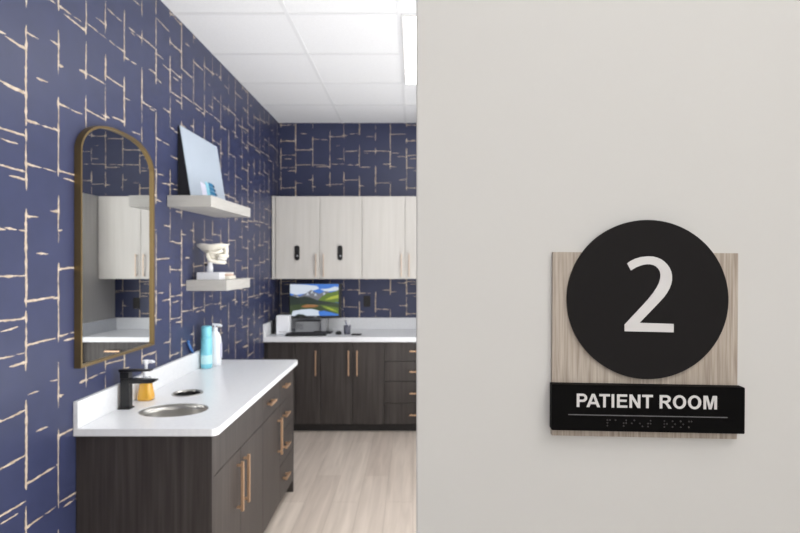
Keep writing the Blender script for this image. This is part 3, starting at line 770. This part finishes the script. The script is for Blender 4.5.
# lettering: bold sans capitals drawn as strokes in a 0..1 cap-height box
def arc(cx, cy, rx, ry, a0, a1, n=14): return [(cx+rx*math.cos(math.radians(a0+(a1-a0)*k/n)), cy+ry*math.sin(math.radians(a0+(a1-a0)*k/n))) for k in range(n+1)]
S = .19
def glyph(ch):
    """list of (outer, holes) and advance width, cap height = 1"""
    if ch == 'I': return [([(.09, 0), (.09+S, 0), (.09+S, 1), (.09, 1)], [])], .385
    if ch == 'T': return [([(.315, 0), (.315+S, 0), (.315+S, .83), (.81, .83), (.81, 1), (.03, 1), (.03, .83), (.315, .83)], [])], .84
    if ch == 'E': return [([(.10, 0), (.86, 0), (.86, .17), (.30, .17), (.30, .44), (.80, .44), (.80, .61), (.30, .61), (.30, .83), (.84, .83), (.84, 1), (.10, 1)], [])], .91
    if ch == 'A': return [([(0, 0), (.215, 0), (.295, .225), (.70, .225), (.785, 0), (1.0, 0), (.61, 1), (.39, 1)], [[(.355, .39), (.5, .79), (.64, .39)]])], 1.0
    if ch == 'N': return [([(.10, 0), (.29, 0), (.29, .66), (.69, 0), (.90, 0), (.90, 1), (.71, 1), (.71, .35), (.31, 1), (.10, 1)], [])], 1.0
    if ch == 'M': return [([(.10, 0), (.29, 0), (.29, .78), (.49, 0), (.68, 0), (.88, .78), (.88, 0), (1.07, 0), (1.07, 1), (.77, 1), (.585, .32), (.40, 1), (.10, 1)], [])], 1.17
    if ch == 'P': return [([(.10, 0), (.30, 0), (.30, .38)] + arc(.55, .69, .32, .31, -90, 90) + [(.10, 1)], [[(.30, .55), (.30, .83)] + arc(.53, .69, .145, .14, 90, -90)])], .91
    if ch == 'R': return [([(.10, 0), (.30, 0), (.30, .41), (.40, .41), (.52, .34), (.74, 0), (.98, 0), (.80, .28), (.68, .42)] + arc(.60, .715, .305, .285, -60, 90) + [(.10, 1)], [[(.30, .57), (.30, .83)] + arc(.56, .70, .14, .13, 90, -90)])], 1.0
    if ch == 'O': return [(arc(.545, .5, .48, .515, 0, 345, 30), [arc(.545, .5, .275, .345, 0, 345, 30)])], 1.09
    return [], .36
kern = {'PA': -.09, 'AT': -.09}
u0, v0 = ray_uv(576.6, 408.0, HB); u1, _ = ray_uv(716.7, 408.0, HB); _, vt = ray_uv(646, 394.7, HB); _, vb = ray_uv(646, 408.0, HB)
cap = vt-vb; text = 'PATIENT ROOM'; adv = 0; pos = []
for i, ch in enumerate(text):
    pos.append(adv); adv += glyph(ch)[1] + kern.get(text[i:i+2], 0)
sx_ = (u1-u0)/(adv-.2)
cc, ss = math.cos(ROLL), math.sin(ROLL)
def tpos(x, y): x = (x-.10)*sx_-(u1-u0)/2; y = y*cap-cap/2; return ((u0+u1)/2+x*cc-y*ss, (vt+vb)/2+x*ss+y*cc)
def lettering(bm):
    for i, ch in enumerate(text):
        for outer, holes in glyph(ch)[0]:
            slab(bm, [tpos(pos[i]+x, y) for x, y in outer], [[tpos(pos[i]+x, y) for x, y in h_] for h_ in holes], HB+.0001, HB+.0008, sp)
mk('lettering', lettering, 'letter', bar)['label'] = 'raised grey capitals PATIENT ROOM'
R3 = rect_c(568.2, 727.4, 415.55, 416.45, HB)
mk('rule_line', lambda bm: slab(bm, rrect(R3[0], R3[1], R3[2], R3[3], .0001), [], HB+.0001, HB+.0003, sp), 'rule', bar)
BR = {'p': (1,2,3,4), 'a': (1,), 't': (2,3,4,5), 'i': (2,4), 'E': (2,6), 'n': (1,3,4,5), 'r': (1,2,3,5), 'o': (1,3,5), 'm': (1,3,4)}
def braille(bm):
    ub, vb_ = ray_uv(607.3, 419.9, HB); us, _ = ray_uv(615.4, 419.9, HB); pit = us-ub; d = .0027
    for i, ch in enumerate('patiEt room'):
        for k in BR.get(ch, ()):
            x = ub+i*pit+(d if k > 3 else 0); y = vb_-((k-1) % 3)*d*1.15 + (i*pit)*math.tan(ROLL)
            n = 10; prev = None
            for r, h in ((.0009, .0001), (.0008, .0005), (.0004, .0008)):
                ring = [bm.verts.new(sp(x+r*math.cos(2*PI*q/n), y+r*math.sin(2*PI*q/n), HB+h)) for q in range(n)]
                if prev:
                    for q in range(n): bm.faces.new((prev[q], prev[(q+1) % n], ring[(q+1) % n], ring[q])).smooth = True
                prev = ring
            bm.faces.new(prev)
mk('braille', braille, 'braille', bar)['label'] = 'row of small raised braille dots'

for o in bpy.data.objects:
    if '_o' in o: del o['_o']
